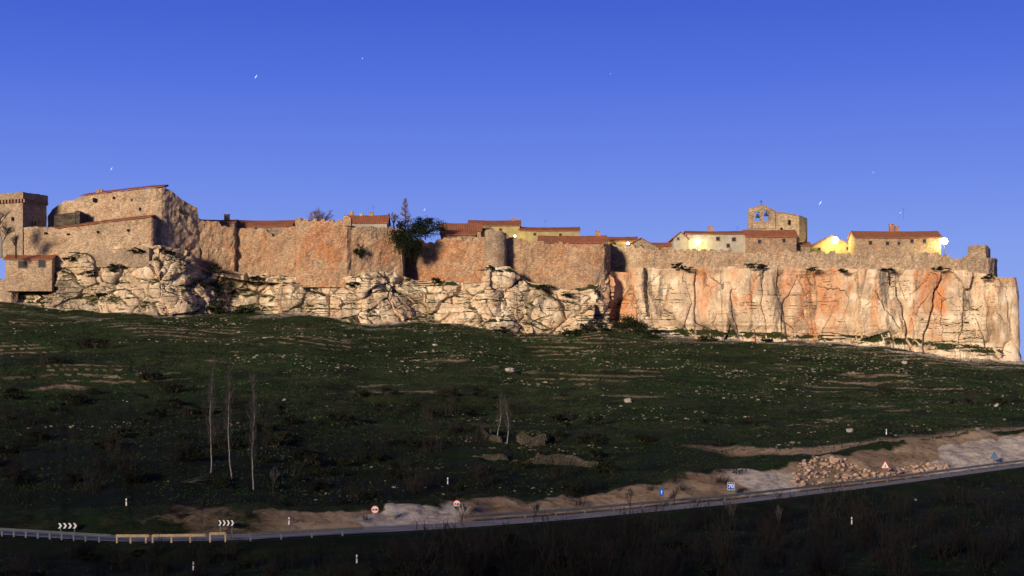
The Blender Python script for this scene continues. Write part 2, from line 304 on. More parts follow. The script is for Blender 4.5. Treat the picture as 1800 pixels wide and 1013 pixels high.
# ---------------- cliff
TOP=[(-600,470),(-100,480),(0,492),(84,490),(98,446),(130,436),(200,432),(275,430),(340,440),(356,468),(440,482),(520,487),(620,487),(640,478),(700,478),(735,492),(840,497),(852,468),(900,468),(930,498),(1000,508),(1060,512),(1074,478),(1130,472),(1300,470),(1500,472),(1660,474),(1735,480),(1752,486),(1800,490)]
def facet(u,w,s,tu=.6,tw=.6):
    d,pt=noise.voronoi(V(u,w,s)); c=pt[0]
    h=noise.noise(V(c.x*7.3+3.1,c.y*5.7,c.z*3+s)); a=noise.noise(V(c.x*5.1,c.y*8.3+9,s+2)); b=noise.noise(V(c.x*6.7+4,c.y*4.9,s+7))
    return h*1.4+a*2*tu*(u-c.x)+b*2*tw*(w-c.y), d[1]-d[0], d[0]
def cliff():
    path=[]
    px=-700.0
    while px<1786:
        yc=L(px,CLY); path.append((px,V((px-900)/F*yc,yc,0))); px+=(1.35 if px>-20 else 8)
    X=path[-1][1].x; y=path[-1][1].y
    for k in range(1,60):
        t=k/59; ang=min(1,t*5)*math.pi/2
        path.append((1786+9*min(1,t*4),V(X+2.0*math.sin(ang), y+3*(1-math.cos(ang))+max(0,t-.2)*110,0)))
    sm=[]
    for i in range(len(path)):
        a=max(0,i-6); b=min(len(path),i+7); s=V(0,0,0)
        for j in range(a,b): s+=path[j][1]
        sm.append(s/(b-a))
    NR=96; vs=[];cols=[]; u=0
    for i,(px,_) in enumerate(path):
        p=sm[i]; d=(sm[min(i+3,len(sm)-1)]-sm[max(0,i-3)]).normalized(); n=V(d.y,-d.x,0)
        if i: u+=(sm[i]-sm[i-1]).length
        zt=(HY-L(px,TOP))/F*(p.y if px<1786 else 388); zb=(HY-L(px,CLB))/F*(p.y if px<1786 else 385)-2.2
        right=ss(1060,1110,px); left=1-ss(380,520,px)
        endk=1-.7*ss(1745,1785,px)
        zt+=.6*noise.noise(V(u*.35,0,5))+.5*noise.noise(V(u*.1,0,8))
        for j in range(NR+3):
            t=min(1,j/NR); z=zb+(zt-zb)*t
            wu=u+2.0*fr(u*.08,z*.07,1,4); wz=z+1.2*fr(u*.10,z*.14,4,4)
            f1,e1,d1=facet(wu/(9.0),wz/(7.5+19*right),.3,.8,.4)
            f2,e2,d2=facet(wu/(4.8),wz/(3.4+6.5*right),.7,.9,.6)
            f3,e3,d3=facet(wu/2.6,wz/(1.9+1.2*right),1.1,1.0,.8)
            rnd1=1-min(1,d1*1.25)**2
            D=(1.9-.1*right)*f1+1.9*(1-.45*right)*rnd1+(1.0-.45*right)*f2+.7*(1-.6*right)*(1-min(1,d2*1.3)**2)+(.26-.14*right)*f3+.6*fr(u*.16,z*.13,8,5)+2.4*(1-.3*right)*noise.noise(V(u*.055,z*.03,2))-1.0
            cm=ss(-.1,.3,noise.noise(V(u*.12,z*.07,50)))
            D-=.9*max(0,1-e1/.06)*(.15+.85*cm)+.25*max(0,1-e2/.06)*cm
            low=ss(.5,.15,t) if px>1060 else .75
            lm=ss(-.3,.3,noise.noise(V(u*.05,z*.1,77)))
            st=noise.noise(V(u*.014,z*.5+.7*fr(u*.04,0,3,3),6)); D+=.7*(.15+.75*low)*(.3+.7*lm)*ss(-.07,.07,st)
            s2=noise.noise(V(u*.03,z*1.7,16)); D+=.16*lm*ss(-.08,.08,s2)
            back=(1.6+1.0*(1-right))*t**1.3
            D+=right*(-1.2*math.exp(-((t-.20)/.06)**2)+1.5*math.exp(-((t-.07)/.09)**2))
            D+=(1-right)*2.0*max(0,.3-t)/.3
            D*= (.4+.6*ss(1.0,.9,t)) if j<=NR else .4
            D*=endk
            q=p+n*(D-back+.8)
            if j>NR: q=q-n*(5.0*(j-NR)**2)
            z+=.2*fr(u*.5,z*.5,12,2)
            vs.append(V(q.x,q.y,z-(.3*(j-NR) if j>NR else 0)))
            och=.08+right*(.12+.22*ss(.3,.9,t)+.3*noise.noise(V(u*.03,0,33)))+ .4*math.exp(-((px-1085)/35)**2)
            crev=max((1-min(1,e1/.05)),.3*cm*(1-min(1,e2/.05)))*(.2+.8*cm)
            cols.append((och if px>1040 else .05, left*.5+.15*(1-right),crev))
    mb=MB(); mb.v=vs; R=NR+3
    mb.f=[(i*R+j,(i+1)*R+j,(i+1)*R+j+1,i*R+j+1) for i in range(len(path)-1) for j in range(R-1)]
    o=mb.build('cliff',M['cliff'],origin=V(0,0,0)); setmask(o,cols); tag(o,'weathered cream and orange limestone cliff under the town','cliff',kind='structure')
cliff()
def pz(x,y): px=900+x*F/y; return (HY-L(px,TOP))/F*395-1.5
grid_sheet('plateau',[-190+i*4 for i in range(80)],[404+i*8 for i in range(12)],pz,M['terrain'],'flat ground inside the town walls','ground')
# ---------------- walls
def shell(mb,pts,top,base,th=1.2,step=.4,nz=14,rough=.22,jag=.18,merl=None,seed=0,batter=0,dy=DY,zc=None):
    W=[V((px-900)/F*(Y+dy),Y+dy,0) for px,Y in pts]; S=[]
    for i in range(len(W)-1):
        n=max(1,int((W[i+1]-W[i]).length/step))
        for k in range(n): S.append(W[i].lerp(W[i+1],k/n))
    S.append(W[-1]); N_=len(S); vs=[];fs=[]; s=0
    R=nz+3
    for i,p in enumerate(S):
        d=(S[min(i+1,N_-1)]-S[max(i-1,0)]); d.normalize(); n=V(d.y,-d.x,0)
        if i: s+=(S[i]-S[i-1]).length
        px=900+p.x*F/p.y
        zt=(HY-(L(px,top) if isinstance(top,list) else top))/F*p.y
        zb=(HY-base)/F*p.y
        if zc: zb,zt=zc
        zt+=jag*1.6*fr(s*.5,seed,1,3)
        if jag>.18: zt-=jag*3.2*ss(.2,.32,noise.noise(V(s*.16,seed*3.3,4)))
        if merl and merl[0]<=px<=merl[1]:
            k=math.floor(s/merl[2]); 
            if (s%merl[2])<merl[3]*merl[2] and hsh(k,seed)>.2: zt+=merl[4]*(.6+.6*hsh(k,seed+3))
        for j in range(nz+1):
            t=j/nz; z=zb+(zt-zb)*t
            q=p+n*(rough*fr(s*.45+seed*7,z*.45,seed,4)+batter*(1-t)); vs.append(V(q.x,q.y,z))
        q=p-n*th; vs+= [V(q.x,q.y,zt-.05),V(q.x,q.y,zb)]
    for i in range(N_-1):
        for j in range(R-1):
            a=i*R+j; b=(i+1)*R+j; fs.append((a,b,b+1,a+1))
    fs.append(tuple(range(R-1,-1,-1))); fs.append(tuple((N_-1)*R+j for j in range(R)))
    mb.add(vs,fs)
def base_of(pts,base):
    x=sum((p[0]-900)/F*p[1] for p in pts)/len(pts); y=sum(p[1] for p in pts)/len(pts); return V(x,y+DY,(HY-base)/F*y)
def holes(parent,pts,mat='dark',name='opening'):
    for (px,py,Y,w,h) in pts:
        c=at(px,py,Y+DY); w*=Y/F; h*=Y/F; mb=MB(); mb.box(c.x-w/2,c.x+w/2,c.y-.35,c.y+.6,c.z-h/2,c.z+h/2); mb.build(name,M[mat],parent)
def wall(name,label,cat,pts,top,base,mat='stone',group=None,**k):
    r=thing(name,label,cat,base_of(pts,base),group); mb=MB(); shell(mb,pts,top,base,**k); mb.build('masonry',M[mat],r); return r
zz=at(0,350,404.5).z; zb_=at(0,450,404.5).z
t=thing('castle_tower','square stone castle tower with corbelled parapet at the far left edge','tower',V(at(20,450,412).x,412,zb_))
mb=MB(); shell(mb,[(-36,409),(40,402),(82,410),(8,419)],0,0,th=1,jag=.03,rough=.12,zc=(zb_,zz)); mb.build('masonry',M['stone_g'],t)
mb=MB(); shell(mb,[(-40,408.2),(40.5,401.2),(84.5,410),(10,420)],0,0,th=1.5,nz=2,rough=.08,jag=.12,zc=(zz,zz+1.9)); mb.build('parapet',M['stone_g'],t)
for a,b in (((-38,408.4),(40,401.4)),((41,401.6),(84,409.8))):
    for k in range(14):
        f=(k+.5)/14; px=a[0]+(b[0]-a[0])*f; Y=a[1]+(b[1]-a[1])*f+DY; p=at(px,0,Y); m2=MB(); m2.box(p.x-.22,p.x+.22,Y-.25,Y+.6,zz-1.0,zz-.02); m2.build('corbel',M['stone'],t)
holes(t,[(22,385,403.2,3,6),(60,392,405.2,3,6)])
ct=[(84,380),(92,368),(104,360),(112,353),(134,352),(139,346),(172,341),(258,331),(288,329),(300,335),(320,351),(346,366),(351,386)]
cpl=[(84,414),(180,405),(265,397.5),(275,396.8),(284,396.8),(290,397.4),(297,398.6),(350,406),(354,414)]
t=wall('castle_ruin','large ruined castle wall with rounded corner and tiled top edge above the left rocks','castle',cpl,ct,470,'stone_l',th=1.4,rough=.45,jag=.15,nz=30)
def eave(px0,px1,plan,prof_,up,parent,n=70,dep=4):
    mb=MB()
    for i in range(n):
        q=[]
        for k in (i,i+1):
            px=px0+k/n*(px1-px0); Y=L(px,plan)+DY; zt=(HY-L(px,prof_))/F*Y+.12+(.07 if k%2 else 0)+.12*noise.noise(V(px*.07,1,1)); X=(px-900)/F*Y; q.append([(X,Y-.55,zt),(X,Y+dep,zt+up),(X,Y-.55,zt-.2),(X,Y+dep,zt+up-.2)])
        a,b=q; mb.add(a+b,[(0,4,5,1),(0,2,6,4),(2,3,7,6)])
    mb.build('roof',M['tile'],parent)
eave(140,291,cpl,ct,1.1,t)
holes(t,[(166,352,405.5,5,7),(200,348,402.8,3,4),(232,352,400.2,3,4),(246,368,399,3,5),(318,372,401.2,4,6)])
for px in (172,177): 
    c=at(px,340,409.5); m2=MB(); m2.box(c.x-.5,c.x+.5,c.y,c.y+.8,c.z-2,c.z+1.2); m2.build('chimney',M['stone_o'],t)
opl=[(42,402),(150,397.5),(266,392.6),(269,393),(276,397)]; otp=[(42,400),(60,398),(94,400),(100,402),(180,392),(264,382),(276,386)]
t=wall('castle_outbuilding','long low stone building with slanting tiled eaves in front of the castle','building',opl,otp,470,'stone_l',th=1.0,nz=20,rough=.3)
eave(94,268,opl,otp,1.2,t,80,5)
holes(t,[(120,412,398.6,5,3),(172,408,396.4,3,4),(80,410,400,4,3),(225,405,394,3,4)])
wall('castle_annex','small dark lean to room between the castle wall and the long outbuilding','building',[(95,404),(140,402),(143,408)],[(95,378),(140,372)],420,'ruin',nz=4)
wall('retaining_wall','low crumbling retaining wall on the rocks under the long outbuilding','wall',[(96,402),(150,398),(215,393.5),(262,391.2)],[(96,438),(120,434),(150,430),(200,438),(262,436)],470,'stone_g',jag=.4,nz=5)
wall('round_turret_stub','low rounded stone stub beneath the small two window house','tower',[(-20,401),(4,398),(20,397.5),(31,399),(35,404)],[(-20,488),(0,490),(35,497)],540,'stone_g',nz=6)
def house(label,x0,x1,Y,base,eave,ridge,depth,wall='stone_g',gable=False,wins=(),chims=(),name='house',group=None,wname='window',roof='tile'):
    X0=(x0-900)/F*Y; X1=(x1-900)/F*Y; z0=(HY-base)/F*Y; ze=(HY-eave)/F*Y
    r=thing(name,label,'house',V((X0+X1)/2,Y,z0),group); mb=MB(); ym=Y+depth/2; xm=(X0+X1)/2
    if not gable:
        zr=(HY-ridge)/F*ym; 
        mb.add([(X0,Y,z0),(X1,Y,z0),(X1,Y+depth,z0),(X0,Y+depth,z0),(X0,Y,ze),(X1,Y,ze),(X1,Y+depth,ze),(X0,Y+depth,ze),(X0,ym,zr-.1),(X1,ym,zr-.1)],[(0,1,5,4),(2,3,7,6),(1,2,6,9,5),(3,0,4,8,7)])
    else:
        zr=(HY-ridge)/F*Y
        mb.add([(X0,Y,z0),(X1,Y,z0),(X1,Y+depth,z0),(X0,Y+depth,z0),(X0,Y,ze),(X1,Y,ze),(X1,Y+depth,ze),(X0,Y+depth,ze),(xm,Y,zr-.1),(xm,Y+depth,zr-.1)],[(0,1,5,8,4),(2,3,7,9,6),(1,2,6,5),(3,0,4,7)])
    mb.build('wall',M[wall],r)
    rb=MB(); ov=.45
    def slope(a,b,c,d):
        n=max(4,int((b-a).length/.28)); prev=None
        for k in range(n+1):
            f=k/n; p=a.lerp(b,f); q=d.lerp(c,f); w=.09 if k%2 else 0; sag=-.16*math.sin(math.pi*f)+.08*noise.noise(V(p.x*.6,p.y*.6,p.z)); 
            cur=[p+V(0,0,w+sag*.5),q+V(0,0,w+sag),p+V(0,0,-.2+sag*.5),q+V(0,0,-.2+sag)]
            if prev: rb.add(prev+cur,[(0,4,5,1),(0,2,6,4),(2,3,7,6),(1,5,7,3)])
            if k in(0,n): rb.add(cur,[(0,1,3,2)])
            prev=cur
    if not gable:
        dz=(zr-ze)/(depth/2)*ov
        slope(V(X0-ov,Y-ov,ze-dz+.12),V(X1+ov,Y-ov,ze-dz+.12),V(X1+ov,ym,zr+.12),V(X0-ov,ym,zr+.12))
        slope(V(X1+ov,Y+depth+ov,ze-dz+.12),V(X0-ov,Y+depth+ov,ze-dz+.12),V(X0-ov,ym,zr+.12),V(X1+ov,ym,zr+.12))
    else:
        dz=(zr-ze)/((X1-X0)/2)*ov
        slope(V(X0-ov,Y+depth+ov,ze-dz+.12),V(X0-ov,Y-ov,ze-dz+.12),V(xm,Y-ov,zr+.12),V(xm,Y+depth+ov,zr+.12))
        slope(V(X1+ov,Y-ov,ze-dz+.12),V(X1+ov,Y+depth+ov,ze-dz+.12),V(xm,Y+depth+ov,zr+.12),V(xm,Y-ov,zr+.12))
    ro=rb.build('roof',M[roof],r)
    for (px,py,w,h) in wins:
        c=at(px,py,Y); w*=Y/F/2; h*=Y/F/2
        fm=MB(); t_=.14
        fm.box(c.x-w-t_,c.x-w,Y-.09,Y+.05,c.z-h,c.z+h); fm.box(c.x+w,c.x+w+t_,Y-.09,Y+.05,c.z-h,c.z+h); fm.box(c.x-w-t_,c.x+w+t_,Y-.09,Y+.05,c.z+h,c.z+h+t_); fm.box(c.x-w-t_-.05,c.x+w+t_+.05,Y-.16,Y+.05,c.z-h-t_,c.z-h)
        fo=fm.build(wname,M['frame'],r); pm=MB(); pm.box(c.x-w,c.x+w,Y-.02,Y+.04,c.z-h,c.z+h); po=pm.build('pane',M['glass'],fo)
    for (px,pt,w) in chims:
        yc=ym+.2; c=at(px,pt,yc); w*=yc/F/2; m2=MB(); m2.box(c.x-w,c.x+w,yc-.5,yc+.5,zr-.9 if not gable else ze,c.z-.15); m2.box(c.x-w-.12,c.x+w+.12,yc-.62,yc+.62,c.z-.15,c.z); m2.build('chimney',M['white' if w<.45 else 'stone_o'],ro)
    return r
house('small stone house with two dark square windows low on the left rocks',9,91,399,512,455,449,5,'stone_l',wins=[(40,465,15,12),(74,464,12,12)])
house('low reddish roofed house with small chimney behind the left wall',352,412,420,410,391,387,8,'stone',chims=[(399,377,9)])
house('long brown roofed house behind the broken wall left of the bastion',412,512,424,418,397,388,9,'stone_g',wins=[(450,402,4,4),(432,403,3,4)])
house('bright red roofed house with three white chimneys behind the bastion',604,680,424,410,391,379,9,'white',chims=[(618,372,6),(635,375,5),(653,373,6)])
house('low tiled house just right of the dark evergreen tree',776,845,428,420,405,393,8,'stone',wins=[(800,409,5,4)])
house('grey stone shed with flat tiled roof above the middle wall',775,835,414,425,412,405,6,'stone_g')
house('yellow plastered house with long tiled roof behind the round tower',824,914,436,425,396,388,10,'yellow',wins=[(850,404,4,4),(880,404,4,4)],chims=[(904,384,6)])
house('pale yellow house with brown tiled roof behind the middle wall',914,1018,434,430,405,400,9,'yellow',wins=[(940,412,4,4),(985,413,4,4)])
house('stone house with sloping tiled roof and broad brown chimney above the corner tower',948,1066,416,440,426,415,8,'stone',chims=[(1051,406,8)],wins=[(985,432,4,4)])
house('low house with lamplit yellow front left of the stone gable',1058,1120,428,440,423,417,7,'yellow',wins=[(1080,430,4,5)])
house('grey stone gabled house standing alone in the middle of the low wall',1096,1158,414,450,436,419,8,'stone_g',gable=True,wins=[(1127,434,4,5)])
house('white gabled house lit yellow by a street lamp',1184,1208,414,450,418,408,12,'white',gable=True,wins=[(1192,420,3,4)])
house('long white two window house beside the lamplit gable',1208,1312,415,450,411,407,8,'white',wins=[(1262,420,6,6),(1290,421,6,6),(1280,432,5,6)],chims=[(1249,398,8)])
house('stone house with dark red roof in front of the church',1312,1400,413,450,415,405,8,'stone',wins=[(1335,425,5,6),(1378,423,5,6)],chims=[])
house('gabled house brightly lit yellow right of the church',1420,1506,424,455,437,414,9,'yellow',gable=True,wins=[(1440,438,4,4),(1490,437,4,4)])
house('long stone house with red tiled roof and two chimneys at the right end of town',1504,1654,414,455,417,407,9,'stone_l',wins=[(1530,427,5,6),(1560,428,5,6),(1603,424,5,6),(1625,424,5,6),(1580,428,4,5)],chims=[(1567,394,8),(1576,398,6)])
house('low tiled shed left of the white gabled house',1140,1186,418,450,432,427,5,'stone')
house('low stone outhouse beside the lit gabled house',1398,1424,416,450,431,426,6,'stone_g')
wall('town_wall','broken stone town wall between the castle and the square bastion','wall',[(343,406),(412,409),(416,411),(470,410),(474,407),(519,403)],[(343,387),(380,389),(411,392),(414,402),(468,402),(471,413),(484,405),(519,398)],515,'stone',group=None,jag=.4,nz=20,rough=.6)
r=thing('bastion','tall square bastion with orange stained masonry and broken merlons','tower',base_of([(615,392)],490))
mb=MB(); shell(mb,[(519,404),(521,397.5),(530,395.6),(560,394.2),(590,393.4),(610,393.4),(618,394.4)],[(519,388),(617,391)],505,nz=24,rough=.45,jag=.17,merl=(519,617,2.5,.5,.8),seed=2); mb.build('front_wall',M['stone_o'],r)
mb=MB(); shell(mb,[(617,394.3),(660,396),(708,398.5),(712,408)],[(617,397),(660,400),(708,402)],505,nz=24,rough=.5,jag=.22,seed=3,merl=(630,700,2.8,.4,.4)); mb.build('side_wall',M['stone'],r)
wall('wall_pier','narrow raised pier on the right corner of the orange bastion','wall',[(603,393.2),(617,393),(619,396)],[(603,380),(610,378),(614,382),(619,383)],397,'stone_o',jag=.1,nz=4)
wall('town_wall','orange stained wall recessed between the dark tree and round tower','wall',[(708,408),(735,405),(790,403),(852,400)],[(708,424),(735,421),(770,422),(790,419),(852,418)],515,'stone_o',jag=.3,nz=18,merl=(740,850,2.2,.5,.4),seed=4,rough=.55)
r=thing('round_tower','narrow round stone tower standing on a rock spur in the middle wall','tower',at(871,470,400)); mb=MB()
cx=at(871,470,399); pts=[]
for k in range(19):
    a=math.pi*(1.05+k/18*.9*1.0); q=cx+V(3.05*math.cos(a),3.05*math.sin(a)*1.0,0); pts.append((900+q.x*F/q.y,q.y))
shell(mb,pts,[(850,405),(862,403),(866,407),(880,405),(892,412)],500,nz=18,rough=.2,jag=.25,batter=.3,seed=5,th=.8); mb.build('masonry',M['stone_g'],r)
wall('town_wall','tall grey wall right of the round tower ending in a squared corner','wall',[(888,402),(960,399),(1040,395),(1046,394.2),(1062,394.5),(1069,397),(1074,408)],[(888,409),(896,416),(930,424),(960,425),(984,427),(1000,431),(1046,430),(1069,428)],530,'stone',jag=.3,nz=20,seed=6,merl=(960,1000,2,.5,.5),rough=.5)
wall('town_wall','low town wall along the cliff edge right of the grey corner tower','wall',[(1070,409),(1130,403),(1216,400)],[(1070,431),(1090,430),(1130,438),(1216,441)],495,'stone_l',jag=.25,nz=10,seed=7,merl=(1090,1216,2.4,.55,.5),rough=.4)
wall('town_wall','low battlemented wall along the cliff below the white house and church','wall',[(1216,399),(1320,397.5),(1442,396)],[(1216,441),(1300,441),(1442,445)],495,'stone_l',jag=.2,nz=10,seed=8,merl=(1216,1442,2.6,.6,.65),rough=.4)
wall('town_wall','low battlemented wall along the cliff below the right hand houses','wall',[(1442,395.5),(1560,394),(1662,392.5)],[(1442,446),(1560,445),(1662,447)],495,'stone_l',jag=.2,nz=10,seed=9,merl=(1442,1650,2.6,.6,.65),rough=.4)
wall('town_wall','rightmost stretch of wall curving back at the cliff end','wall',[(1662,392),(1700,391),(1738,392),(1748,395),(1753,404)],[(1662,447),(1690,449),(1753,455)],500,'stone_l',jag=.3,nz=10,seed=10,rough=.35)
wall('corner_turret','small ruined square turret on the far right end of the wall','tower',[(1701,399),(1703,396),(1733,396),(1737,398),(1741,404)],[(1701,434),(1715,431),(1733,430),(1741,438)],470,'stone_l',jag=.17,nz=6,seed=11)
wall('ruined_gable_wall','small jagged ruined wall rising behind the bastion left side','wall',[(519,402),(528,402)],[(519,384),(524,382),(528,388)],400,'stone_o',jag=.15,nz=3)
# church
r=thing('church','romanesque stone church with twin arched bell gable','church',at(1370,440,426))
mb=MB(); shell(mb,[(1317,427),(1319,420.0),(1405,419.6),(1418,425),(1419,436)],[(1316,404),(1351,402),(1353,374),(1364,373),(1385,375.5),(1405,379.5),(1418,385)],455,nz=16,rough=.06,jag=.02,th=1); mb.build('wall',M['church'],r)
mb=MB(); Yg=421.9
topf=lambda px:(HY-L(px,[(1316,369),(1341,360.5),(1363,372.5)]))/F*Yg
sx=[1316+47*i/94 for i in range(95)]
zb=(HY-402)/F*Yg
def opening(px):
    for c,hw,yb,yt in ((1331.5,4.8,390,372),(1346.5,4.8,388,370)):
        d=abs(px-c)
        if d<hw: return (HY-yb)/F*Yg,(HY-yt)/F*Yg-(hw-math.sqrt(max(0,hw*hw-d*d)))/F*Yg
    return None
for i in range(94):
    a,b=sx[i],sx[i+1]; X0=(a-900)/F*Yg;X1=(b-900)/F*Yg; m=opening((a+b)/2)
    segs=[(zb,zb,topf(a),topf(b))]
    if m: segs=[(zb,zb,m[0],m[0]),(m[1],m[1],topf(a),topf(b))]
    for (p0,p1,q0,q1) in segs: mb.add([(X0,Yg,p0),(X1,Yg,p1),(X1,Yg,q1),(X0,Yg,q0),(X0,Yg+1.3,p0),(X1,Yg+1.3,p1),(X1,Yg+1.3,q1),(X0,Yg+1.3,q0)],[(0,1,2,3),(5,4,7,6),(3,2,6,7),(4,5,1,0),(0,3,7,4),(1,5,6,2)])
mb.build('bell_gable',M['church'],r)
for (a,b) in ((1315,1341.2),(1340.8,1364)):
    m2=MB(); z=[topf(min(1363,max(1316,q))) for q in (a,b)]; X0=(a-900)/F*Yg;X1=(b-900)/F*Yg
    m2.add([(X0,Yg-.15,z[0]),(X1,Yg-.15,z[1]),(X1,Yg+1.5,z[1]),(X0,Yg+1.5,z[0])]+[(X0,Yg-.15,z[0]+.22),(X1,Yg-.15,z[1]+.22),(X1,Yg+1.5,z[1]+.22),(X0,Yg+1.5,z[0]+.22)],[(0,3,2,1),(4,5,6,7),(0,1,5,4),(1,2,6,5),(2,3,7,6),(3,0,4,7)]); m2.build('coping',M['stone_l'],r)
for c,yt in ((1331.5,376),(1346.5,373)):
    p=at(c,yt,Yg+.6); m2=MB(); rr=[(0,.15),(-.3,.38),(-.7,.48),(-1.1,.62),(-1.2,.66)]
    for k in range(4): m2.tube(p+V(0,0,rr[k][0]),p+V(0,0,rr[k+1][0]),rr[k][1],rr[k+1][1],10)
    m2.build('bell',M['bell'],r)
p=at(1338,360,Yg+.5); m2=MB(); m2.box(p.x-.08,p.x+.08,p.y,p.y+.15,p.z-.2,p.z+1.5); m2.box(p.x-.4,p.x+.4,p.y+.01,p.y+.14,p.z+.85,p.z+1.0); m2.build('cross',M['iron'],r)
mb=MB()
ms=[(1364,372.2),(1385,374.6),(1405,378.6),(1419,384.2)]
for i in range(3):
    a,b=ms[i],ms[i+1]; Ya=DY+L(a[0],[(1405,419.5),(1418,425)]);Yb=DY+L(b[0],[(1405,419.5),(1418,425)])
    p=at(a[0],a[1],Ya-.12);q=at(b[0],b[1],Yb-.12); mb.add([p,q,q+V(0,7,.8),p+V(0,7,.8),p-V(0,0,.2),q-V(0,0,.2)],[(0,1,2,3),(4,5,1,0)])
mb.build('roof',M['stone_l'],r)
holes(r,[(1387,391,419.5,3,8),(1373,402,419.5,3,3)],name='window')
# ---------------- lamps
def lamp(label,px,py,Y,base,power,s=1.5):
    p=at(px,py,Y); g=at(px,base,Y); r=thing('street_lamp',label,'street lamp',g,'lit street lamps on the cliff top')
    m=MB(); m.tube(g,p+V(0,.6,.2),.1,.07,6); m.build('pole',M['iron'],r)
    m=MB(); m.tube(p+V(0,.6,.15),p+V(0,.0,.35),.05,.04,5); m.build('arm',M['iron'],r)
    m=MB(); m.tube(p+V(0,0,.45*s),p+V(0,0,.36*s),.15,.3*s,12); m.build('lamp_shade',M['iron'],r)
    m=MB(); 
    pr=[(.36,.18),(.22,.38),(0,.46),(-.22,.40),(-.4,.2)]
    for k in range(4): m.tube(p+V(0,0,pr[k][0]*s),p+V(0,0,pr[k+1][0]*s),pr[k][1]*s,pr[k+1][1]*s,14)
    m.build('bulb',M['bulb'],r)
    l=bpy.data.lights.new('lamp_light','POINT'); l.energy=power; l.color=(1,.72,.06); l.shadow_soft_size=.3
    lo=bpy.data.objects.new('lamp_light',l); C.objects.link(lo); lo.parent=r; lo.location=p+V(0,-1.0,-1.0)-g
M['bulb']=emis('lamp_bulb',(1,.95,.6),22)
lamp('glowing street lamp in front of the white gabled house',1227,425,413.2,450,1000,1.7)
lamp('glowing street lamp before the yellow gabled house right of the church',1468,422,421.6,452,1700,2.3)
lamp('glowing street lamp at the right corner of the long stone house',1660,424,412.2,455,1500,2.2)
lamp('small lamp glowing beside the low yellow fronted house',1104,428,425.0,446,700,.9)
lamp('dim lamp behind the middle wall by the pale yellow house',905,415,431,430,500,.7)
# ---------------- trees
def branchy(trunk,crown,p,d,l,r,lv,maxlv,spread,up,n=3,rnd=random):
    q=p+d*l; tgt=trunk if lv<2 else crown
    mid=p+d*(l*.5)+V(rnd.uniform(-1,1),rnd.uniform(-1,1),0)*l*.05
    tgt.tube(p,mid,r,r*.85,5 if lv<2 else 3); tgt.tube(mid,q,r*.85,r*.65,5 if lv<2 else 3)
    if lv>=maxlv: return
    for k in range(n+(1 if lv>1 else 0)):
        nd=(d+V(rnd.uniform(-1,1),rnd.uniform(-1,1),rnd.uniform(-.4,.8))*spread+V(0,0,up)).normalized()
        st=p.lerp(q,rnd.uniform(.55,1) if lv else rnd.uniform(.75,1))
        branchy(trunk,crown,st,nd,l*rnd.uniform(.6,.85),max(.022,r*.6),lv+1,maxlv,spread,up,n,rnd)
def bare_tree(name,label,loc,h,seed,tm='bark',cm='twigb',lv=4,spread=.75,up=.15,rmul=1):
    rnd=random.Random(seed); a=MB();b=MB(); loc=Vector(loc); branchy(a,b,loc-V(0,0,.3),V(0,0,1),h*.3,h*.035*rmul,0,lv,spread,up,3,rnd)
    r=thing(name,label,'tree',loc); a.build('trunk',M[tm],r); b.build('crown',M[cm],r); return r
def leaves(mb,c,rx,ry,rz,n,size,seed,lumps=12):
    rnd=random.Random(seed); cs=[]
    for k in range(lumps):
        while True:
            q=V(rnd.uniform(-1,1),rnd.uniform(-1,1),rnd.uniform(-1,1))
            if q.length<1: break
        cs.append((q,rnd.uniform(.15,.40)))
    for k in range(n):
        q,s=rnd.choice(cs); g=V(rnd.gauss(0,.5),rnd.gauss(0,.5),rnd.gauss(0,.5))*s+q*.85
        p=Vector(c)+V(g.x*rx,g.y*ry,g.z*rz); a=V(rnd.gauss(0,1),rnd.gauss(0,1),rnd.gauss(0,1)).normalized(); b=a.orthogonal().normalized(); z=size*rnd.uniform(.5,1.3)
        mb.add([p-a*z,p+b*z*.6,p+a*z,p-b*z*.6],[(0,1,2,3)])
g=at(563,398,408); a=MB(); b=MB(); rnd=random.Random(3); a.tube(g-V(0,0,1.5),g+V(0,0,1.2),.3,.22,6)
for k in range(26):
    an=rnd.uniform(0,6.28); el=rnd.uniform(.15,1.45); dd=V(math.cos(an)*math.cos(el),math.sin(an)*math.cos(el)*.7,math.sin(el)); ln=rnd.uniform(3.8,5.0); s0=g+V(0,0,.6); (a if k<6 else b).tube(s0,s0+dd*ln,.09,.035,4)
    for m_ in range(16):
        s=s0+dd*ln*rnd.uniform(.3,1); nd=(dd+V(rnd.gauss(0,.6),rnd.gauss(0,.5),rnd.gauss(0,.5))).normalized(); e_=s+nd*rnd.uniform(.5,1.1); b.tube(s,e_,.04,.024,3)
        for z_ in range(2): s3=s.lerp(e_,rnd.random()); b.tube(s3,s3+(nd+V(rnd.gauss(0,.7),0,rnd.gauss(0,.7))).normalized()*.6,.026,.018,3)
r=thing('bare_tree','round crowned leafless tree behind the orange bastion','tree',g); a.build('trunk',M['bark'],r); b.build('crown',M['twigb'],r)
bare_tree('bare_tree','small leafless brown tree just left of the thin spire tree',at(692,402,412),7.0,5,'bark','twigb',4,.75,.15,1.3)
bare_tree('bare_tree','large leafless tree cut by the left frame edge beside the castle tower',at(2,452,392),14,11,'barkl','twigg',5,.8,.1)
bare_tree('bare_tree','smaller leafless tree on the rocks below the castle tower',at(28,452,395),9,12,'bark','twigg',4)
r=thing('conifer','thin spire shaped tree poking above the dark evergreen','tree',at(712,410,404)); a=MB(); b=MB(); g=at(712,410,404); tp=at(712,350,404); hh=tp.z-g.z
a.tube(g,tp,.18,.05,6); rnd=random.Random(4)
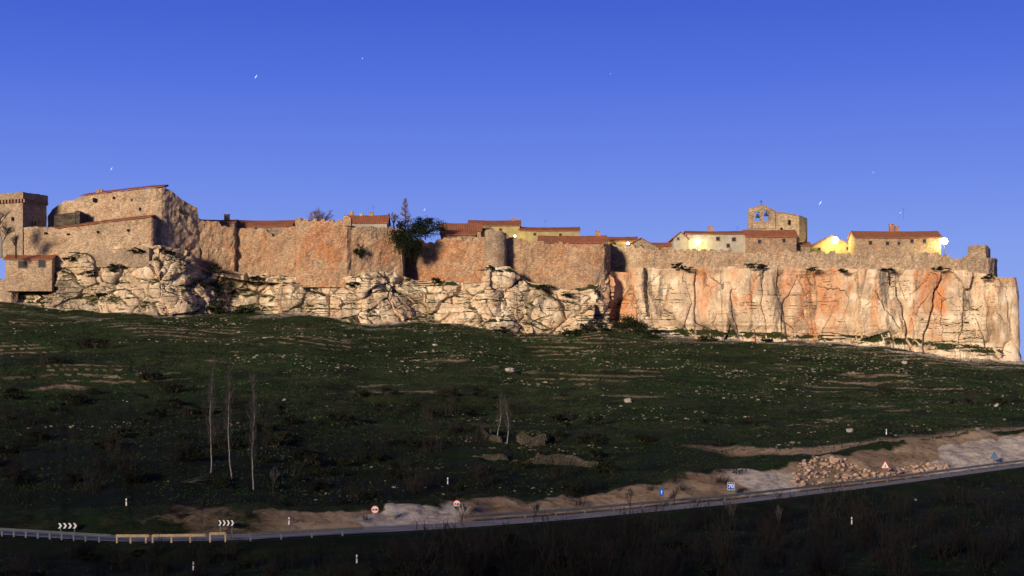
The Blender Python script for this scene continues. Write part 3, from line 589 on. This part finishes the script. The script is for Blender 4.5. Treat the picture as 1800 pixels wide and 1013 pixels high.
for k in range(110):
    f=.25+.75*k/110; an=rnd.uniform(0,6.28); ln=(1-f)*2.6+.35; p=g+V(0,0,hh*f); q=p+V(math.cos(an)*ln,math.sin(an)*ln,ln*.35); b.tube(p,q,.055,.03,3)
    for m_ in range(4):
        s=p.lerp(q,rnd.uniform(.3,1)); b.tube(s,s+V(rnd.uniform(-.4,.4),rnd.uniform(-.4,.4),rnd.uniform(0,.5)),.04,.025,3)
a.build('trunk',M['bark'],r); b.build('crown',M['twigb'],r)
def leafy(name,label,cat,c,rx,ry,rz,n,size,seed,foot,mat='leafd',group=None,lumps=16):
    r=thing(name,label,cat,foot,group); a=MB(); c=Vector(c); foot=Vector(foot); rnd=random.Random(seed)
    a.tube(foot-V(0,0,.3),foot.lerp(c,.6),max(.06,rz*.07),rz*.05+.02,5)
    for k in range(6): a.tube(foot.lerp(c,.5),c+V(rnd.uniform(-.7,.7)*rx,rnd.uniform(-.7,.7)*ry,rnd.uniform(-.3,.7)*rz),rz*.03+.02,.02,4)
    a.build('trunk',M['bark'],r); b=MB(); leaves(b,c,rx,ry,rz,n,size,seed,lumps); b.build('crown' if cat=='tree' else 'foliage',M[mat],r); return r
leafy('evergreen_tree','dark evergreen tree spilling over the wall beside the bastion','tree',at(713,415,398),5.4,3,5.2,5600,.24,21,at(716,440,400),lumps=44)
leafy('evergreen_tree','lower spreading evergreen right of the spire tree','tree',at(747,399,410),6.4,3,3.0,4200,.23,22,at(748,420,410),lumps=36)
leafy('bush','ivy bush growing on the side wall of the bastion','bush',at(632,441,396),2.0,.7,2.4,500,.22,23,at(632,452,397),'leafb')
leafy('bush','dark ivy mass hanging on the lower wall behind the evergreen','bush',at(724,438,400),3.4,1.2,3.2,1800,.22,24,at(728,452,403),lumps=22)
cl=[(1087,470,2.0,.9),(1190,466,2.2,1.0),(1335,468,4.6,.9),(1205,473,2.0,.8),(1430,474,2.4,.6),(1560,474,2.6,.5),(1650,472,3,.6),(765,492,2,.9),(960,505,3,1.2),(1000,520,2,.8),(862,470,1.5,.5),(450,490,3,.8),(300,445,3,.9),(240,440,2.4,.8),(390,500,4,2.2),(375,470,2.5,1.4),(1480,476,2,.5),(130,455,3,1),(200,470,3,1.2),(620,500,2.2,.6),(1732,486,2.2,.7),(160,480,2.5,1.2),(180,520,3,.8),(380,520,4,2),(350,500,2.5,2)]
for i,(px,py,a_,b_) in enumerate(cl):
    Y=L(px,CLY)-.8
    leafy('cliff_shrub','dark green shrub clinging to the top edge of the limestone cliff','shrub',at(px,py,Y),a_,1.6,b_,int(240*a_),.2,50+i,at(px,py+2,Y+1.0),'leafb','shrubs along the cliff edge',10)
for i,(px,a_,b_) in enumerate([(1040,4,2.0),(1090,6,2.6),(1120,4,2.4),(1000,3,1.4),(880,3,1),(380,4,2.5),(1020,3,1.6),(1150,3,1.5),(430,4,1.6),(1240,3,1),(1350,2,.8)]):
    yc=L(px,CLY)-6; g=P(px,yc); leafy('foot_shrub','dark bramble clump growing at the foot of the cliff','shrub',g+V(0,0,b_*.6),a_,2,b_,int(300*a_),.24,90+i,g,'leafd','brambles along the cliff foot',12)
def poplar(label,px,pyb,pyt,seed,nb=130):
    Y=hit(px,pyb); g=P(px,Y); h=(HY-pyt)/F*Y-g.z; rnd=random.Random(seed); a=MB();b=MB(); r=thing('poplar_tree',label,'tree',g,None)
    n=16; R0=.085; c=[g+V(.16*math.sin(k*.4+seed)+.025*k*math.sin(seed*2)+rnd.uniform(-.05,.05),.1*math.cos(k*.5+seed),h*k/n) for k in range(n+1)]; c[0]=c[0]-V(0,0,.3)
    for k in range(n): a.tube(c[k],c[k+1],R0*(1-k/n)+.012,R0*(1-(k+1)/n)+.012,6)
    for k in range(nb):
        f=rnd.uniform(.18,1)**.85; an=rnd.uniform(0,6.28); ln=rnd.uniform(.5,1.9)*(1.0 if f<.8 else .6)*(.5+hsh(int(f*9),seed)); s=c[int(f*(n-.01))].lerp(c[min(n,int(f*(n-.01))+1)],(f*n)%1); up=rnd.uniform(.6,1.3); e=s+V(math.cos(an)*ln*.5,math.sin(an)*ln*.45,ln*up); b.tube(s,e,.018,.010,3)
        for m_ in range(4):
            s2=s.lerp(e,rnd.uniform(.2,1)); b.tube(s2,s2+V(rnd.uniform(-.4,.4),rnd.uniform(-.3,.3),rnd.uniform(.2,.8)),.011,.007,3)
    a.build('trunk',M['barkl'],r); b.build('crown',M['twigg'],r)
poplar('leftmost of three tall slender bare poplars',369,832,640,1); poplar('middle and thinnest of three tall slender bare poplars',405,845,655,2,90); poplar('rightmost of three tall slender bare poplars',446,862,668,3,160)
poplar('slim bare white trunked tree left of the ruined hut',876,775,702,4,60); poplar('slim bare white trunked tree against the ruined hut',893,780,706,5,60)
for i,(px,py,h,s) in enumerate([(1108,905,4.6,31),(1290,935,5.4,32),(940,925,3.8,33),(480,868,4.2,34),(1185,890,3.4,35),(812,925,3.8,36),(1370,940,4.4,37)]):
    Y=hit(px,py); bare_tree('bare_sapling',['small bare tree beside the road left of the small blue sign','spindly bare tree in front of the road below the 70 sign','bare sapling in front of the pale roadside bank','bare tree between the poplars and the road','bare sapling just right of the small blue sign','bare sapling beside the right hand round sign','bare sapling below the road right of the 70 sign'][i],P(px,Y),h,s,'bark','twigg',4,.6,.35,.5)
def proto_bare(seed,h=2.1):
    rnd=random.Random(seed); b=MB(); a=MB()
    for k in range(26):
        an=rnd.uniform(0,6.28); t=rnd.uniform(.05,.6); p=V(rnd.gauss(0,.35),rnd.gauss(0,.35),-.15); d=V(math.cos(an)*t,math.sin(an)*t,1).normalized(); ln=h*rnd.uniform(.3,1)
        q=p+d*ln; (a if k<8 else b).tube(p,q,.022,.010,3)
        for m_ in range(8):
            s=p.lerp(q,rnd.uniform(.25,1)); b.tube(s,s+(d+V(rnd.gauss(0,.5),rnd.gauss(0,.5),rnd.gauss(0,.3))).normalized()*ln*rnd.uniform(.15,.35),.010,.005,3)
    return a,b
BP=[]
for s in range(6):
    a,b=proto_bare(s+1); ma=a.build('stems',M['twig'],None,origin=V(0,0,0)); mb_=b.build('twigs',M['twig'],None,origin=V(0,0,0)); BP.append((ma.data,mb_.data)); bpy.data.objects.remove(ma); bpy.data.objects.remove(mb_)
LP=[]
for s in range(5):
    b=MB(); leaves(b,(0,0,.45),1.2,1.1,.6,620,.085,200+s,14); o=b.build('foliage',M['leafb'],None,origin=V(0,0,0)); a=MB()
    for k in range(7): a.tube((0,0,-.2),(random.uniform(-.7,.7),random.uniform(-.7,.7),random.uniform(.4,.9)),.05,.02,4)
    o2=a.build('stems',M['bark'],None,origin=V(0,0,0)); LP.append((o2.data,o.data)); bpy.data.objects.remove(o); bpy.data.objects.remove(o2)
def shrub(bare,px,Y,sc,label,group):
    g=P(px,Y); r=thing('bare_shrub' if bare else 'leafy_shrub',label,'shrub',g,group); r.rotation_euler=(0,0,random.uniform(0,6.28)); r.scale=(sc*random.uniform(.9,1.4),sc*random.uniform(.9,1.4),sc)
    for d,n in zip(random.choice(BP if bare else LP),('stems','twigs' if bare else 'foliage')):
        o=bpy.data.objects.new(n,d); C.objects.link(o); o.parent=r
hill=[(155,612,3.2),(265,672,2.8),(130,710,2.8),(600,742,2.4),(740,730,2.2),(1140,775,1.8),(330,808,2),(200,790,2.2),(60,775,2.2),(1690,712,2),(1770,712,2.4),(700,832,1.6),(850,838,1.6),(540,806,1.8),(480,786,1.8),(1030,782,2),(990,740,2),(300,690,2.2),(90,640,2.4),(30,700,2.4),(420,720,1.8),(640,700,1.6),(820,760,1.6),(1240,740,1.4),(1320,745,1.6),(780,700,2.2),(1560,690,1.6),(1270,782,1.2),(960,800,1.4),(240,850,1.8),(120,850,1.8),(560,860,1.6),(30,840,2),(350,730,2.2),(460,760,2),(400,790,2)]
for px,py,s in hill:
    for k in range(3):
        x=px+random.uniform(-16,16); shrub(k==2,x,hit(x,py+random.uniform(-3,3)),s*random.uniform(.5,.8),'dark shrub scattered on the hillside above the road','shrubs scattered on the hillside')
for k in range(110):
    x=random.uniform(-10,1080); py=random.uniform(690,885); shrub(random.random()<.4,x,hit(x,py),random.uniform(.8,1.8),'low dark scrub bush on the lower left hillside','scrub on the lower left hillside')
for k in range(150):
    x=random.uniform(690,1810); lo=L(x,[(700,975),(900,955),(1100,935),(1400,905),(1800,870)]); py=lo+(1040-lo)*random.random(); shrub(random.random()<.85,x,hit(x,py),random.uniform(.8,2.1),'leafless shrub in the dark thicket below the road','leafless shrubs of the foreground thicket')
for k in range(60):
    x=random.uniform(-10,700); py=random.uniform(975,1040); shrub(random.random()<.7,x,hit(x,py),random.uniform(.6,1.3),'low dark bush in front of the guard rail','low bushes in front of the guard rail')
for k in range(30):
    x=random.uniform(260,1400); Yr=prof(x)[1]; shrub(True,x,Yr+random.uniform(9.5,17),random.uniform(.4,.9),'small leafless bush growing on the tan roadside bank','small bushes on the roadside bank')
# ---------------- rocks
def rockmesh(seed,mat):
    import bmesh
    bm=bmesh.new(); bmesh.ops.create_icosphere(bm,subdivisions=2,radius=1)
    for v in bm.verts:
        d,_p=noise.voronoi(v.co*1.1+V(seed*3.1,0,0)); v.co=v.co*(.65+.55*(d[1]-d[0])+.15*noise.noise(v.co*2+V(seed,0,0))); v.co.z*=.75
    me=bpy.data.meshes.new('boulder'); bm.to_mesh(me); bm.free(); me.materials.append(M[mat]); return me
RK=[rockmesh(i,'boulder') for i in range(6)]; RG=[rockmesh(i+9,'boulderg') for i in range(3)]
def rock(me,p,s,label,group=None,name='boulder'):
    o=bpy.data.objects.new(name,me); C.objects.link(o); o.location=p; o.scale=(s*random.uniform(.8,1.4),s*random.uniform(.8,1.2),s*random.uniform(.7,1.1)); o.rotation_euler=(random.uniform(-.3,.3),random.uniform(-.3,.3),random.uniform(0,6.28)); return tag(o,label,'rock',group)
for i,(px,py,s,lb) in enumerate([(897,655,1.3,'pale lone boulder on the middle hillside below the cliff'),(1104,708,.9,'pale lone boulder right of and below the middle one'),(1494,760,.75,'grey boulder on the slope above the rubble heap'),(1752,716,.6,'grey boulder near the right frame edge'),(765,608,.7,'small pale boulder close under the cliff foot'),(500,705,.5,'small pale rock right of the poplars'),(1610,880,.25,'small pale rock below the road on the right'),(1590,640,.8,'pale boulder under the right end of the cliff')]):
    p=P(px,hit(px,py)); rock(RG[i%3],p+V(0,0,s*.3),s,lb)
k=0
while k<240:
    px=random.uniform(1392,1530) if k<160 else random.uniform(1535,1668)
    top=L(px,[(1392,838),(1410,812),(1450,806),(1490,812),(1525,832),(1560,826),(1600,820),(1668,818)]); bot=L(px,[(1392,860),(1525,850),(1560,838),(1668,829)])
    py=random.uniform(top,bot); Y=hit(px,py); Yr=prof(px)[1]; Y=max(Y,Yr+8.9)
    rock(random.choice(RK),P(px,Y)+V(0,0,random.uniform(0,.25)),random.choice((.18,.22,.25,.3,.4,.55)), 'reddish broken rock in the rubble heap beside the road' if k<160 else 'pale broken rock in the low rubble strip right of the triangular sign','rocks of the rubble heap' if k<160 else 'rocks of the low rubble strip'); k+=1
def pebbles():
    mb=MB(); rnd=random.Random(9); n=0
    while n<5600:
        px=rnd.uniform(-10,1810); Y=rnd.uniform(170,398); r,Yr,zr,ye,yc=prof(px)
        if Y<ye or Y>yc-1: continue
        X=(px-900)/F*Y
        dn=1.4*fr(X*.03,Y*.08,14,4)+.4*ss(260,385,Y)-.35*ss(700,200,px)+.15*ss(1200,1600,px)
        if dn<rnd.uniform(.1,.7): continue
        z=H(px,Y); s=min(.32,.045+rnd.expovariate(20))*(1+.3*(Y>300)); c=V(X,Y,z+s*.15)
        q=[c+V(rnd.uniform(.7,1.6)*a*s,rnd.uniform(.6,1.3)*b*s,rnd.uniform(.5,1.1)*cc*s*.55) for a,b,cc in ((-1,-1,-1),(1,-1,-1),(1,1,-1),(-1,1,-1),(-.7,-.7,1),(.7,-.7,1),(.7,.7,1),(-.7,.7,1))]
        mb.add(q,[(4,5,6,7),(0,1,5,4),(1,2,6,5),(2,3,7,6),(3,0,4,7)]); n+=1
    tag(mb.build('scattered_stones',M['pebble'],origin=V(0,0,0)),'small pale stones strewn over the grassy hillside','stones',kind='stuff')
pebbles()
def grass():
    mb=MB(); rnd=random.Random(10); vs=[];fs=[]; n=0
    while n<36000:
        px=rnd.uniform(-20,1820); Y=rnd.uniform(128,392); r,Yr,zr,ye,yc=prof(px)
        if Yr-.8<Y<ye-1: continue
        if Y<Yr and rnd.random()<.5: continue
        X=(px-900)/F*Y; z=H(px,Y)
        if fr(X*.05,Y*.08,20,2)<rnd.uniform(-.6,.3): continue
        s=rnd.uniform(.08,.2)*(.8+Y/500); 
        for k in range(2):
            dx=rnd.uniform(-.15,.15); w=s*.5; o=len(vs); x=X+rnd.uniform(-.3,.3); y=Y+rnd.uniform(-.2,.2)
            vs+=[V(x-w,y,z-.08),V(x+w,y+rnd.uniform(-.2,.2),z-.08),V(x+dx,y,z+s)]; fs.append((o,o+1,o+2))
        n+=1
    mb.v=vs; mb.f=fs; tag(mb.build('grass',M['grass'],origin=V(0,0,0)),'short dark grass tufts covering the hillside','grass',kind='stuff')
grass()
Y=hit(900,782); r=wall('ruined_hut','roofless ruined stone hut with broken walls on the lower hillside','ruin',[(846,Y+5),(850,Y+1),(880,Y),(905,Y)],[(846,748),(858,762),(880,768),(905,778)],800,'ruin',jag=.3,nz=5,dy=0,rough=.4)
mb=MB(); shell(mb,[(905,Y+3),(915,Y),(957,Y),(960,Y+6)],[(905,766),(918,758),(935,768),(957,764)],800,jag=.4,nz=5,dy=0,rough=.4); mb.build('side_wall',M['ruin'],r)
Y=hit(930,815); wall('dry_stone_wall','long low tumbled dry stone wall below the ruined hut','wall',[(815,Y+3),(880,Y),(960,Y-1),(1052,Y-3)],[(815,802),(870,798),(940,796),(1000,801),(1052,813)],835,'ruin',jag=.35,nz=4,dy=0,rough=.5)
for px,py,a,lb in ((330,850,.3,'fallen bare branch lying left of the poplars'),(60,770,-.35,'fallen pale branch on the far left slope')):
    g=P(px,hit(px,py)); m=MB(); rnd=random.Random(px)
    for k in range(7):
        an=a+rnd.uniform(-.5,.5); m.tube(g+V(rnd.uniform(-1,1),0,.1),g+V(math.cos(an)*rnd.uniform(1.5,4),0,.2+math.sin(an)*rnd.uniform(.5,2)),.03,.012,4)
    tag(m.build('fallen_branch',M['twigg']),lb,'branch')
# ---------------- guard rails
def rail(label,pa,pb,off,h,spacing,mat='metal'):
    g0=prof((pa+pb)/2); base=V(((pa+pb)/2-900)/F*(g0[1]+off),g0[1]+off,g0[2]); r=thing('guard_rail',label,'guard rail',base)
    m=MB(); px=pa; prev=None; s=0; last=-99
    sec=[(0,0),(-.05,.07),(0,.14),(0,.17),(-.05,.24),(0,.31)]
    while px<=pb:
        g=prof(px); p=V((px-900)/F*(g[1]+off),g[1]+off,g[2]+h-.31)
        cur=[p+V(0,y,z) for y,z in sec]+[p+V(0,.03,.31),p+V(0,.03,0)]
        if prev:
            s+=(p-pp).length; n=8; m.add(prev+cur,[(i,8+i,8+(i+1)%8,(i+1)%8) for i in range(8)])
        if s-last>=spacing:
            last=s; q=MB(); q.box(p.x-.09,p.x+.09,p.y+.035,p.y+.16,p.z-1.0,p.z+.25); q.build('post',M[mat],r)
        prev=cur; pp=p; px+=3
    m.build('beam',M[mat],r)
rail('pale yellowish guard rail section, leftmost of three in front of the bend',205,262,-.7,1.0,1.6,'metaly')
rail('pale yellowish guard rail section, middle of three in front of the bend',268,362,-.7,1.0,1.9,'metaly')
rail('short pale yellowish guard rail section directly below the middle chevron board',369,398,-.7,1.15,1.6,'metaly')
rail('grey guard rail section right of the yellowish ones',440,640,-.7,.95,3.2)
rail('grey guard rail section with close posts bending out of frame at the left',-60,196,-.7,1.0,1.7)
rail('long guard rail beyond the road climbing to the right',815,1900,7.3,.75,4.2)
# ---------------- signs
def signpost(r,x,Y,zb,zt):
    m=MB(); m.box(x-.04,x+.04,Y+.03,Y+.1,zb-.3,zt); m.build('post',M['metal'],r)
def mk(px,py,off,name,label,group=None):
    g=prof(px); Y=g[1]+off; c=at(px,py,Y); zb=H(px,Y); r=thing(name,label,'road sign',V(c.x,Y,zb),group); return r,c,Y,zb
def circ(cx,cz,r,n=28): return [(cx+r*math.cos(2*math.pi*i/n),cz+r*math.sin(2*math.pi*i/n)) for i in range(n)]
def carshape(cx,cz,s): return [(cx-s*x,cz+s*z) for x,z in ((-.5,-.3),(-.5,.05),(-.38,.08),(-.25,.35),(.25,.35),(.38,.08),(.5,.05),(.5,-.3),(.32,-.3),(.32,-.42),(.18,-.42),(.18,-.3),(-.18,-.3),(-.18,-.42),(-.32,-.42),(-.32,-.3))][::-1]
for px,py,lb in ((659,896,'round no overtaking sign left of the pale road cutting'),(803,886,'round no overtaking sign right of the pale road cutting')):
    r,c,Y,zb=mk(px,py,8.3,'round_sign',lb); signpost(r,c.x,Y,zb,c.z+.2); R=.48
    m=MB(); m.poly(circ(c.x,c.z,R),Y,.02); m.build('sign_plate',M['swhite'],r)
    m=MB(); m.ring(c.x,c.z,R,R*.82,Y-.012,.01); m.build('red_border',M['sred'],r)
    m=MB(); m.poly(carshape(c.x-.17,c.z,.30),Y-.012,.01); m.build('red_car_symbol',M['sred'],r)
    m=MB(); m.poly(carshape(c.x+.17,c.z,.30),Y-.012,.01); m.build('black_car_symbol',M['sblack'],r)
for px,py,w,lb in ((118.5,924.5,35,'black and white chevron curve board at the far left of the road'),(397.5,919.5,29,'black and white chevron curve board on the bend below the poplars')):
    r,c,Y,zb=mk(px,py,8.4,'chevron_board',lb); W=w*Y/F/2; hh=.36; signpost(r,c.x-W*.7,Y,zb,c.z); signpost(r,c.x+W*.7,Y,zb,c.z)
    m=MB(); m.box(c.x-W,c.x+W,Y,Y+.03,c.z-hh,c.z+hh); m.build('board',M['sblack'],r)
    for k in range(4):
        x=c.x-W+W*2*(k+.12)/4; a=W*2/4*.42; m=MB()
        m.poly([(x,c.z-hh*.88),(x+a,c.z-hh*.88),(x+a*1.9,c.z),(x+a,c.z+hh*.88),(x,c.z+hh*.88),(x+a*.9,c.z)],Y-.012,.01); m.build('chevron',M['swhite'],r)
def textmesh(body,size,loc,mat,parent):
    cu=bpy.data.curves.new('t','FONT'); cu.body=body; cu.size=size; cu.align_x='CENTER'; cu.align_y='CENTER'; cu.offset=.018; cu.extrude=.004
    o=bpy.data.objects.new('t',cu); C.objects.link(o); dg=bpy.context.evaluated_depsgraph_get(); me=bpy.data.meshes.new_from_object(o.evaluated_get(dg)); bpy.data.objects.remove(o)
    me.materials.clear(); me.materials.append(mat); q=bpy.data.objects.new('number',me); C.objects.link(q); q.parent=parent; q.rotation_euler=(math.pi/2,0,0); q.location=Vector(loc)-parent.location; return q
r,c,Y,zb=mk(1285,855,8.3,'speed_sign','square blue sign with white number 70 beside the road'); signpost(r,c.x,Y,zb,c.z)
m=MB(); m.box(c.x-.5,c.x+.5,Y,Y+.03,c.z-.5,c.z+.5); m.build('sign_plate',M['sblue'],r)
m=MB()
for a in ((-.5,.5,-.5,-.46),(-.5,.5,.46,.5),(-.5,-.46,-.46,.46),(.46,.5,-.46,.46)): m.box(c.x+a[0],c.x+a[1],Y-.012,Y-.002,c.z+a[2],c.z+a[3])
m.build('white_border',M['swhite'],r); textmesh('70',.74,(c.x,Y-.012,c.z),M['swhite'],r)
r,c,Y,zb=mk(1163,865,8.3,'blue_sign','small upright blue sign beside the road left of the 70 sign'); signpost(r,c.x,Y,zb,c.z)
m=MB(); m.box(c.x-.3,c.x+.3,Y,Y+.03,c.z-.5,c.z+.5); m.build('sign_plate',M['sblue'],r)
m=MB(); m.poly([(c.x-.12,c.z-.0),(c.x+.12,c.z-.0),(c.x,c.z+.24)],Y-.012,.01); m.box(c.x-.035,c.x+.035,Y-.012,Y-.002,c.z-.3,c.z-.0); m.build('white_arrow',M['swhite'],r)
r,c,Y,zb=mk(1556,819,8.3,'warning_sign','triangular red bordered warning sign by the rubble heap'); signpost(r,c.x,Y,zb,c.z)
tri=lambda s:[(c.x-s*.87,c.z-s*.5),(c.x+s*.87,c.z-s*.5),(c.x,c.z+s)]
m=MB(); m.poly(tri(.78),Y,.02); m.build('red_border',M['sred'],r); m=MB(); m.poly(tri(.62),Y-.012,.01); m.build('sign_plate',M['swhite'],r)
m=MB(); m.poly([(c.x-.08,c.z-.2),(c.x+.08,c.z-.2),(c.x+.03,c.z+.05),(c.x+.08,c.z+.13),(c.x-.02,c.z+.2),(c.x-.05,c.z)],Y-.024,.01); m.build('black_symbol',M['sblack'],r)
r,c,Y,zb=mk(1748,802,8.3,'warning_sign','grey back of a triangular sign near the white cutting at right'); signpost(r,c.x,Y,zb,c.z)
m=MB(); m.poly(tri(.8),Y,.03); m.build('sign_plate',M['signback'],r)
for px,py,lb in ((787,852,'white marker post on the bank above the right round sign'),(222,890,'white marker post on the bank above the left guard rail'),(1558,764,'white marker post high on the bank at right'),(340,1003,'white marker post near the bottom left of the scene'),(627,990,'white marker post near the bottom in front of the road'),(1497,922,'white marker post in the thicket below the road at right'),(508,925,'leaning white marker post beside the guard rail')):
    Y=hit(px,py); g=P(px,Y); r=thing('marker_post',lb,'marker post',g,'white roadside marker posts'); h=.75
    m=MB(); m.box(g.x-.07,g.x+.07,g.y-.05,g.y+.05,g.z-.2,g.z+h); m.add([(g.x-.07,g.y-.05,g.z+h),(g.x+.07,g.y-.05,g.z+h),(g.x+.07,g.y+.05,g.z+h+.1),(g.x-.07,g.y+.05,g.z+h+.1)],[(0,1,2,3)]); m.build('post_body',M['swhite'],r)
    m=MB(); m.box(g.x-.075,g.x+.075,g.y-.055,g.y+.055,g.z+h*.65,g.z+h*.8); m.build('band',M['sblack'],r)
for px,py,Y,lb in ((656,362,428,'thin television aerial above the red roofed house'),(958,386,438,'thin television aerial above the pale yellow house'),(1296,398,420,'thin television aerial above the long white house'),(1588,366,419,'thin television aerial above the long stone house')):
    p=at(px,py,Y); m=MB(); m.tube(p-V(0,0,3.4),p,.035,.025,4)
    for k in range(3): m.tube(p+V(-.5+.1*k,0,-.2-.3*k),p+V(.5-.1*k,0,-.2-.3*k),.02,.02,3)
    tag(m.build('aerial',M['iron']),lb,'aerial')
M['star']=emis('star_light',(.6,.72,1),1.0)
for px,py,s,lb in ((450,135,1.3,'brightest star high in the left sky'),(196,297,1.0,'star in the sky above the castle tower'),(637,103,.6,'faint star right of the brightest one'),(746,369,.9,'star low above the wall near the spire tree'),(1442,357,1.3,'bright star just right of the church'),(1583,374,.7,'star low above the right hand houses'),(1073,130,.5,'faint star high right of centre'),(1535,303,.6,'faint star above the right hand houses')):
    p=at(px,py,2500); m=MB(); d=V(.75,0,1.1).normalized()*s*3.2; m.tube(p-d,p,.1*s,.5*s,6); m.tube(p,p+d,.5*s,.1*s,6); tag(m.build('star',M['star']),lb,'star')
# ---------------- light
w=bpy.data.worlds.new('World'); bpy.context.scene.world=w; w.use_nodes=True; nt=w.node_tree; bg=nt.nodes['Background']
tc=nt.nodes.new('ShaderNodeTexCoord'); sx_=nt.nodes.new('ShaderNodeSeparateXYZ'); nt.links.new(tc.outputs['Generated'],sx_.inputs[0])
cr=nt.nodes.new('ShaderNodeValToRGB'); nt.links.new(sx_.outputs[2],cr.inputs[0]); e=cr.color_ramp.elements
e[0].position=0; e[0].color=(.28,.39,.84,1); e[1].position=1; e[1].color=(.05,.055,.09,1)
for p,c in ((.07,(.215,.33,.82)),(.13,(.140,.235,.78)),(.20,(.075,.150,.70)),(.27,(.038,.090,.57)),(.45,(.05,.065,.17))):
    q=e.new(p); q.color=(*c,1)
sky=nt.nodes.new('ShaderNodeTexSky'); sky.sky_type='NISHITA'; sky.sun_disc=False; EL=math.radians(12); AZ=math.radians(33)
sky.sun_elevation=EL; sky.sun_rotation=math.pi+AZ
mx=nt.nodes.new('ShaderNodeMix'); mx.data_type='RGBA'; mx.blend_type='ADD'; mx.inputs[0].default_value=.004; nt.links.new(cr.outputs[0],mx.inputs[6]); nt.links.new(sky.outputs[0],mx.inputs[7]); nt.links.new(mx.outputs[2],bg.inputs[0]); bg.inputs[1].default_value=1
sl=bpy.data.lights.new('sun','SUN'); sl.energy=5.0; sl.angle=math.radians(9); sl.color=(1,.78,.54); so=bpy.data.objects.new('sun',sl); C.objects.link(so)
d=V(math.sin(AZ)*math.cos(EL),math.cos(AZ)*math.cos(EL),-math.sin(EL)); so.rotation_euler=d.to_track_quat('-Z','Y').to_euler()
cam=bpy.data.cameras.new('camera'); co=bpy.data.objects.new('camera',cam); C.objects.link(co); cam.sensor_width=36; cam.lens=36*F/1800; cam.shift_y=(HY-506.5)/1800; cam.clip_end=12000; cam.clip_start=.5
co.rotation_euler=(math.pi/2,0,0); bpy.context.scene.camera=co
sc=bpy.context.scene; sc.view_settings.view_transform='Standard'; sc.view_settings.look='None'; sc.view_settings.exposure=0
